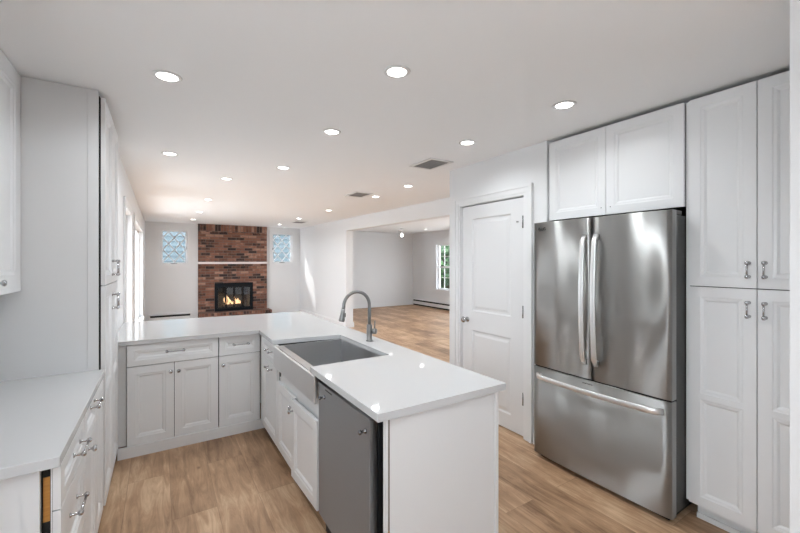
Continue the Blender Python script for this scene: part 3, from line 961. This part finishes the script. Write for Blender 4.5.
# end panels
ep = empty('end_panel', (0, 0, 0), 0, 'broad white panel closing the near end of the peninsula', 'panel')
MB().box(0.792, 1.392, 1.330, 1.350, 0.0, 0.846).build('board', 'cab', ep)
MB().box(0.772, 0.782, 1.327, 1.350, 0.0, 0.846).build('edge_strip', 'cab', ep)
MB().box(0.7822, 0.7918, 1.331, 1.350, 0.38, 0.846).build('board_edge', 'raw_edge', ep)
MB().box(0.7822, 0.7918, 1.331, 1.350, 0.0, 0.3795).build('wood_edge', 'wood', ep)
MB().box(1.3935, 1.414, 1.325, 4.13, 0.0, 0.846).build('back_board', 'cab', ep)

# peninsula countertop with the sink cut-out
cx0, cx1 = 0.722, 1.442
ct = MB()
outline = [(cx0, 1.302), (cx1, 1.302), (cx1, 4.505), (-0.307, 4.60), (-0.307, 3.505), (cx0 + 0.008, 3.468), (cx0, 2.955), (1.246, 2.895), (1.246, 2.100), (cx0, 2.100)]
ct.prism(outline, 0.8475, 0.88)
tag(ct.build('countertop', 'quartz', weld=False),
    'large L-shaped white quartz countertop of the peninsula, holding the sink and faucet', 'countertop', 'white quartz countertops')

# faucet
fc = empty('faucet', (1.335, 2.545, 0.8805), 0, 'brushed nickel gooseneck pull-down faucet on the peninsula', 'faucet')
MB().lathe([(0, 0), (0.027, 0), (0.027, 0.006), (0.0215, 0.008), (0.0215, 0.118), (0.019, 0.124), (0.0135, 0.126), (0.0, 0.126)]).build('base', 'nickel', fc, weld=False)
pth = [(0, 0, 0.12), (0, 0, 0.2)]
R_ = 0.105
zc = 0.270
for k in range(0, 19):
    an = PI * k / 18
    pth.append((-R_ + R_ * math.cos(an), 0, zc + R_ * math.sin(an)))
pth.append((-2 * R_ - 0.004, 0, zc - 0.02))
MB().tube(pth, 0.0125, 16).build('gooseneck', 'nickel', fc, weld=False)
hx = -2 * R_
MB().tube([(hx - 0.003, 0, 0.255), (hx - 0.008, 0, 0.22), (hx - 0.016, 0, 0.175), (hx - 0.018, 0, 0.165)], [0.015, 0.0165, 0.022, 0.020], 18).build('spray_head', 'nickel', fc, weld=False)
MB().box(hx + 0.006, hx + 0.014, -0.006, 0.006, 0.195, 0.225).build('spray_button', 'black', fc, bevel=0.002)
ld = Vector((0.62, -0.78, 0)).normalized()
MB().lathe([(0, 0.015), (0.013, 0.015), (0.013, 0.026), (0.021, 0.028), (0.021, 0.055), (0.017, 0.058), (0, 0.058)], (0, 0, 0.075), ld, 20).build('lever_hub', 'nickel', fc, weld=False)
MB().tube([ld * 0.043 + Vector((0, 0, 0.09)), ld * 0.045 + Vector((0, 0, 0.155))], 0.0045, 10).build('lever', 'nickel', fc, weld=False)

# ------------------------------------------------------------------ fireplace
BX0, BX1 = 0.80, 2.465
fp = empty('fireplace', (0, 0, 0), 0, 'red brick fireplace wall with white mantel shelf and raised brick hearth', 'fireplace')
mb = MB()
YB0, YB1 = 10.72, YF - 0.001
fx0, fx1, fz0, fz1 = 1.185, 2.085, 0.20, 0.91
mb.box(BX0, fx0, YB0, YB1, 0.0, 1.415).box(fx1, BX1, YB0, YB1, 0.0, 1.415).box(fx0, fx1, YB0, YB1, fz1, 1.415)
mb.box(BX0, BX1, YB0, YB1, 1.472, 2.235)
mb.build('brickwork', 'brick', fp, weld=False)
MB().box(BX0, BX1, YB0, YB1, 2.236, H - 0.002).build('soldier_course', 'brick_up', fp)
MB().box(BX0 - 0.003, BX1 + 0.003, YB0 - 0.10, YB1, 1.416, 1.471).build('mantel', 'mantel', fp, bevel=0.004)
MB().box(BX0, BX1 + 0.05, 10.38, YB0 - 0.001, 0.001, 0.13).box(fx0, fx1, YB0, YB1, 0.001, fz0 - 0.005).build('hearth', 'brick', fp, weld=False)
MB().box(BX0, BX1 + 0.05, 10.37, YB0 - 0.001, 0.131, 0.198).build('hearth_cap', 'brick_up', fp)
fb = MB()
fb.box(fx0 + 0.001, fx0 + 0.03, YB1 + 0.002, YB1 + 0.5, fz0, fz1).box(fx1 - 0.03, fx1 - 0.001, YB1 + 0.002, YB1 + 0.5, fz0, fz1)
fb.box(fx0 + 0.03, fx1 - 0.03, YB1 + 0.47, YB1 + 0.5, fz0, fz1).box(fx0, fx1, YB1 + 0.002, YB1 + 0.5, fz1 - 0.002, fz1 + 0.005).box(fx0, fx1, YB1 + 0.002, YB1 + 0.5, 0.185, fz0)
fb.build('firebox', 'soot', fp, weld=False)
fs = empty('fireplace_doors', (1.63, YB0, 0.20), 0, 'black metal fireplace screen with four tinted glass doors', 'fireplace screen')
ox0, ox1, oz0, oz1 = -0.46, 0.465, 0.0, 0.725
s = MB()
s.box(ox0, ox1, -0.035, -0.002, oz1 - 0.10, oz1).box(ox0, ox1, -0.035, -0.002, oz0, oz0 + 0.07)
s.box(ox0, ox0 + 0.05, -0.035, -0.002, oz0 + 0.07, oz1 - 0.10).box(ox1 - 0.05, ox1, -0.035, -0.002, oz0 + 0.07, oz1 - 0.10)
s.build('frame', 'black_metal', fs, weld=False)
pw = (ox1 - ox0 - 0.1) / 4
for k in range(4):
    a = ox0 + 0.05 + pw * k
    f = frame_mb(a + 0.002, a + pw - 0.002, oz0 + 0.072, oz1 - 0.102, 0.022, -0.030, -0.012).build('glass_door', 'black_metal', fs, weld=False)
    MB().box(a + 0.024, a + pw - 0.024, -0.022, -0.019, oz0 + 0.094, oz1 - 0.124).build('pane', 'fire_glass', f)
for x in (-0.02, 0.02):
    MB().lathe([(0, 0), (0.006, 0), (0.006, 0.015), (0.011, 0.018), (0, 0.026)], (x, -0.030, 0.36), (0, -1, 0), 12).build('knob', 'black_metal', fs, weld=False)
# logs, grate and flames
gr = MB()
for k in range(6):
    x = 1.40 + k * 0.085
    gr.tube([(x, 10.86, 0.30), (x, 10.87, 0.245), (x, 11.10, 0.245)], 0.008, 8)
gr.tube([(1.38, 10.90, 0.237), (1.85, 10.90, 0.237)], 0.008, 8).tube([(1.40, 10.90, 0.237), (1.40, 10.90, 0.2)], 0.008, 8).tube([(1.83, 10.90, 0.237), (1.83, 10.90, 0.2)], 0.008, 8)
tag(gr.build('fire_grate', 'black_metal', weld=False), 'black iron grate under the burning logs', 'grate')
for k, (a, b, rr, lb) in enumerate((((1.38, 10.93, 0.305), (1.86, 10.96, 0.31), 0.046, 'front charred log on the fireplace grate'),
                                    ((1.42, 11.07, 0.302), (1.84, 11.075, 0.302), 0.043, 'rear charred log on the fireplace grate'),
                                    ((1.48, 11.04, 0.380), (1.76, 10.99, 0.380), 0.033, 'short charred log lying on top of the other two'))):
    a = Vector(a); b = Vector(b)
    n = 10
    pts = [a.lerp(b, i / n) + Vector((0, random.uniform(-.006, .006), random.uniform(-.005, .005))) for i in range(n + 1)]
    tag(MB().tube(pts, [rr * random.uniform(0.88, 1.08) for _ in pts], 12).build('log', 'log', weld=False), lb, 'log', 'logs in the fireplace')
fl = MB()
for (x, y, z, r, h) in ((1.50, 10.96, 0.34, 0.024, 0.27), (1.455, 10.98, 0.33, 0.025, 0.20), (1.545, 11.0, 0.33, 0.03, 0.22), (1.60, 10.94, 0.34, 0.025, 0.13),
                        (1.66, 10.94, 0.33, 0.04, 0.15), (1.72, 10.95, 0.34, 0.04, 0.13), (1.78, 10.96, 0.33, 0.035, 0.17), (1.83, 10.98, 0.33, 0.022, 0.12), (1.69, 11.0, 0.34, 0.03, 0.20)):
    n = 9
    sw = random.uniform(-.05, .05)
    pts = [(x + sw * (i / n) ** 2 + 0.012 * math.sin(5 * i / n + x * 40), y, z + h * i / n) for i in range(n + 1)]
    fl.tube(pts, [r * (0.6 + 1.1 * (i / n)) * (1 - (i / n)) ** 0.8 + 0.001 for i in range(n + 1)], 10, sy=0.5)
tag(fl.build('flames', 'flame', weld=False), 'orange and yellow flames rising from the fireplace logs', 'fire', kind='stuff')

# ------------------------------------------------------------------ baseboard heaters
def heater(name, loc, rz, L, h, label):
    """local x along the wall, front -y"""
    r = empty(name, loc, rz, label, 'baseboard heater', 'white baseboard heaters')
    mb = MB()
    mb.box(0, L, -0.006, -0.001, 0.02, h)
    mb.extrude_poly([(0, -0.001, h), (0, -0.045, h - 0.012), (0, -0.047, h - 0.022), (0, -0.008, h - 0.012)], (L, 0, 0))
    mb.extrude_poly([(0, -0.060, 0.05), (0, -0.066, 0.06), (0, -0.062, h - 0.070), (0, -0.055, h - 0.070)], (L, 0, 0))
    mb.build('cover', 'trim', r, weld=False)
    MB().box(0.005, L - 0.005, -0.050, -0.006, 0.012, h - 0.035).build('element', 'gap_shade', r)  # block in the gap colour, paints the heater slots dark
    for x in (-0.03, L):
        MB().box(x, x + 0.03, -0.068, -0.001, 0.0, h + 0.002).build('end_cap', 'trim', r, bevel=0.004)
    return r
heater('baseboard_heater', (-0.21, YF, 0), 0, 0.84, 0.21, 'white baseboard heater below the lattice window left of the brick fireplace')
heater('baseboard_heater', (XE, 10.70, 0), -PI / 2, 2.1, 0.22, 'long white baseboard heater under the living room window')

# outlet, wall marks
op = empty('wall_outlet', (XE, 10.45, 0.42), -PI / 2, 'small white wall outlet near the living room corner', 'outlet')
MB().box(-0.035, 0.035, -0.006, -0.001, -0.057, 0.057).build('plate', 'trim', op, bevel=0.002)
MB().box(-0.016, 0.016, -0.008, -0.006, 0.006, 0.036).box(-0.016, 0.016, -0.008, -0.006, -0.036, -0.006).build('socket', 'mantel', op, weld=False)
cbl = [(-0.10 + 0.05 * i, YF - 0.055 - 0.01 * math.sin(i), 0.222 + 0.045 * math.sin(i * 0.75) ** 2) for i in range(9)]
tag(MB().tube(cbl, 0.004, 8).build('loose_cable', 'trim', weld=False), 'thin white cable lying on top of the left baseboard heater', 'cable')

# ------------------------------------------------------------------ ceiling vents
def vent(x, y, wx, wy, label):
    r = empty('ceiling_vent', (x, y, H), 0, label, 'ceiling vent', 'ceiling vents')
    frame_mb(-wx / 2, wx / 2, -wy / 2, wy / 2, 0.022, -0.009, -0.001)
    mb = MB()
    f = 0.03
    mb.box(-wx / 2, -wx / 2 + f, -wy / 2, wy / 2, -0.010, -0.001).box(wx / 2 - f, wx / 2, -wy / 2, wy / 2, -0.010, -0.001)
    mb.box(-wx / 2 + f, wx / 2 - f, -wy / 2, -wy / 2 + f, -0.010, -0.001).box(-wx / 2 + f, wx / 2 - f, wy / 2 - f, wy / 2, -0.010, -0.001)
    mb.build('frame', 'trim', r, weld=False)
    MB().box(-wx / 2 + f, wx / 2 - f, -wy / 2 + f, wy / 2 - f, -0.003, -0.001).build('duct_opening', 'gap_shade', r)  # near-black sheet painted as the dark of the duct, no hole above
    sl = MB()
    n = max(4, int((wy - 2 * f) / 0.022))
    for k in range(n):
        yy = -wy / 2 + f + (k + 0.5) * (wy - 2 * f) / n
        sl.extrude_poly([(-wx / 2 + f, yy - 0.006, -0.003), (-wx / 2 + f, yy - 0.004, -0.003), (-wx / 2 + f, yy + 0.006, -0.010), (-wx / 2 + f, yy + 0.004, -0.010)], (wx - 2 * f, 0, 0))
    for k in range(1, 4):
        xx = -wx / 2 + f + k * (wx - 2 * f) / 4
        sl.box(xx - 0.003, xx + 0.003, -wy / 2 + f, wy / 2 - f, -0.008, -0.003)
    sl.build('louvres', 'louvre', r, weld=False)
vent(2.22, 2.95, 0.27, 0.36, 'nearest ceiling vent, above the closet door')
vent(2.37, 4.83, 0.27, 0.36, 'second ceiling vent, beyond the nearest one towards the fireplace')
vent(2.82, 9.0, 0.30, 0.40, 'farthest ceiling vent, near the right lattice window')

# ------------------------------------------------------------------ recessed lights
ld_ = bpy.data.lights.new('lamp', 'AREA')
ld_.shape = 'DISK'; ld_.size = 0.11; ld_.energy = LAMP_W; ld_.spread = math.radians(150); ld_.color = (0.91, 0.97, 1.0)
def make_light():
    r = empty('recessed_light', (0, 0, H), 0)
    MB().lathe([(0.048, -0.003), (0.050, -0.006), (0.062, -0.005), (0.068, -0.001), (0.050, -0.001), (0.048, -0.003)], seg=28).build('trim_ring', 'trim', r, weld=False)
    MB().lathe([(0, -0.0045), (0.030, -0.0045), (0.0485, -0.003), (0.0485, -0.001)], seg=28).build('diffuser', 'lens', r, weld=False)
    l = bpy.data.objects.new('lamp', ld_)
    COL.objects.link(l); l.parent = r; l.location = (0, 0, -0.012)
    return r
spots = [(0.03, 2.28, 'recessed ceiling light above the left counter, largest at upper left'),
         (1.00, 1.61, 'recessed ceiling light nearest the camera, top centre of the photo'),
         (2.07, 1.41, 'recessed ceiling light in front of the cabinets above the fridge'),
         (1.06, 2.61, 'recessed ceiling light above the farmhouse sink'),
         (0.07, 3.90, 'recessed ceiling light over the far end of the tall left cabinet'),
         (2.07, 2.27, 'recessed ceiling light in front of the closet door, beside the nearest vent'),
         (1.05, 3.87, 'recessed ceiling light above the inner corner of the peninsula'),
         (0.64, 4.73, 'recessed ceiling light just beyond the far edge of the peninsula counter'),
         (2.63, 3.97, 'recessed ceiling light between the two nearer ceiling vents'),
         (2.66, 4.87, 'recessed ceiling light right beside the second ceiling vent'),
         (0.62, 6.48, 'recessed ceiling light in the middle of the left family room row'),
         (0.635, 8.17, 'recessed ceiling light further back in the left family room row'),
         (0.62, 9.70, 'farthest recessed ceiling light of the left row, close to the brick chimney'),
         (2.64, 6.65, 'recessed ceiling light in the middle of the right family room row'),
         (2.59, 8.27, 'recessed ceiling light further back in the right row, before the farthest vent'),
         (2.57, 9.83, 'farthest recessed ceiling light of the right row, by the right lattice window'),
         (6.56, 8.96, 'recessed ceiling light in the living room beyond the wide opening'),
         (0.05, -0.7, 'added unseen ceiling light behind the camera on the left, brightening the kitchen'),  # added out of view to help light the kitchen
         (1.05, -0.7, 'added unseen ceiling light behind the camera on the right, brightening the kitchen'),  # likewise an added off-view lamp, for more light on the cabinet fronts
         (0.55, 0.4, 'added unseen ceiling light directly above the camera, brightening the kitchen'),  # unseen extra lamp, brightens the near end of the kitchen
         (4.53, 7.56, 'recessed ceiling light in the living room behind the beam of the opening'),
         (4.55, 6.35, 'recessed ceiling light closest to the closet, mirrored in the countertop')]
proto = make_light()
for i, (x, y, lb) in enumerate(spots):
    o = proto if i == 0 else copy_tree(proto)
    o.location = (x, y, H)
    tag(o, lb, 'ceiling light', 'recessed ceiling lights')

pn = empty('pendant_bulb', (5.85, 9.15, H), 0, 'small glowing bulb hanging from the living room ceiling', 'light bulb')
MB().lathe([(0, -0.02), (0.045, -0.018), (0.05, -0.001), (0, -0.001)], seg=20).build('canopy', 'trim', pn, weld=False)
MB().tube([(0, 0, -0.02), (0, 0, -0.11)], 0.004, 8).lathe([(0, -0.15), (0.018, -0.15), (0.018, -0.11), (0, -0.11)], seg=14).build('socket', 'trim', pn, weld=False)
MB().lathe([(0.014, -0.15), (0.03, -0.18), (0.036, -0.205), (0.028, -0.235), (0, -0.245)], seg=18).build('bulb', 'bulb', pn, weld=False)
tag(empty('smoke_detector', (6.15, 9.75, H), 0), 'small white smoke detector on the living room ceiling', 'smoke detector')
sdm = [o for o in bpy.data.objects if o.name.startswith('smoke_detector')][0]
MB().lathe([(0, -0.03), (0.045, -0.028), (0.055, -0.001), (0, -0.001)], seg=24).build('case', 'mantel', sdm, weld=False)
MB().lathe([(0, -0.033), (0.012, -0.033), (0.012, -0.03), (0, -0.03)], seg=12).build('test_button', 'trim', sdm, weld=False)

# ------------------------------------------------------------------ outdoors
struct('ground', MB().box(-30, 40, -25, 45, -0.4, -0.30), 'bounce_ground', weld=False)  # kept pale as a reflector for daylight entering the windows
nh = empty('neighbouring_house', (1.5, 16.0, -0.3), 0, 'pale blue clapboard house seen through the lattice windows', 'house')
sdg = MB()
for k in range(20):
    z = 0.18 * k
    sdg.extrude_poly([(-8, 0, z), (-8, -0.07, z), (-8, -0.004, z + 0.18), (-8, 0, z + 0.18)], (16, 0, 0))
sdg.box(-8, 8, 0.001, 5, 0, 3.64)
sdg.build('wall', 'siding', nh, weld=False)
MB().extrude_poly([(-8.3, -0.4, 3.6), (-8.3, 5.4, 3.6), (-8.3, 2.5, 4.4)], (16.6, 0, 0)).build('roof', 'concrete', nh, weld=False)

def tree(x, y, h, rad, label, n):
    r = empty('garden_tree', (x, y, -0.3), 0, label, 'tree', 'trees outside the living room window')
    tp = [(0, 0, 0), (0.05, 0.03, h * 0.3), (-0.04, 0.0, h * 0.6), (0, 0, h * 0.9)]
    t = MB().tube(tp, [0.16, 0.13, 0.09, 0.03], 10)
    for k in range(7):
        an = k * 2.4
        z = h * (0.25 + 0.08 * k)
        t.tube([(0, 0, z), (math.cos(an) * rad * 0.4, math.sin(an) * rad * 0.4, z + 0.4), (math.cos(an) * rad * 0.75, math.sin(an) * rad * 0.75, z + 0.7)], [0.05, 0.03, 0.015], 7)
    t.build('trunk', 'bark', r, weld=False)
    lf = MB()
    for k in range(n):
        # clusters
        c = Vector((random.gauss(0, 1), random.gauss(0, 1), random.gauss(0, 1))).normalized() * (random.random() ** 0.45)
        p = Vector((c.x * rad, c.y * rad, h * 0.58 + c.z * h * 0.46))
        a = Vector((random.gauss(0, 1), random.gauss(0, 1), random.gauss(0, 1))).normalized()
        b = a.orthogonal().normalized()
        s_ = random.uniform(0.08, 0.15)
        lf.poly([p - a * s_, p + b * s_ * 0.45, p + a * s_, p - b * s_ * 0.45])
    lf.build('foliage', 'leaf', r, weld=False)
tree(12.0, 14.6, 4.6, 1.8, 'leafy green tree seen through the lower living room window sash', 7000)
tree(16.0, 19.6, 7.0, 2.6, 'taller green tree behind the nearer one outside the living room', 8000)
tree(9.7, 11.7, 2.4, 0.75, 'small bushy tree closest to the living room window', 2200)
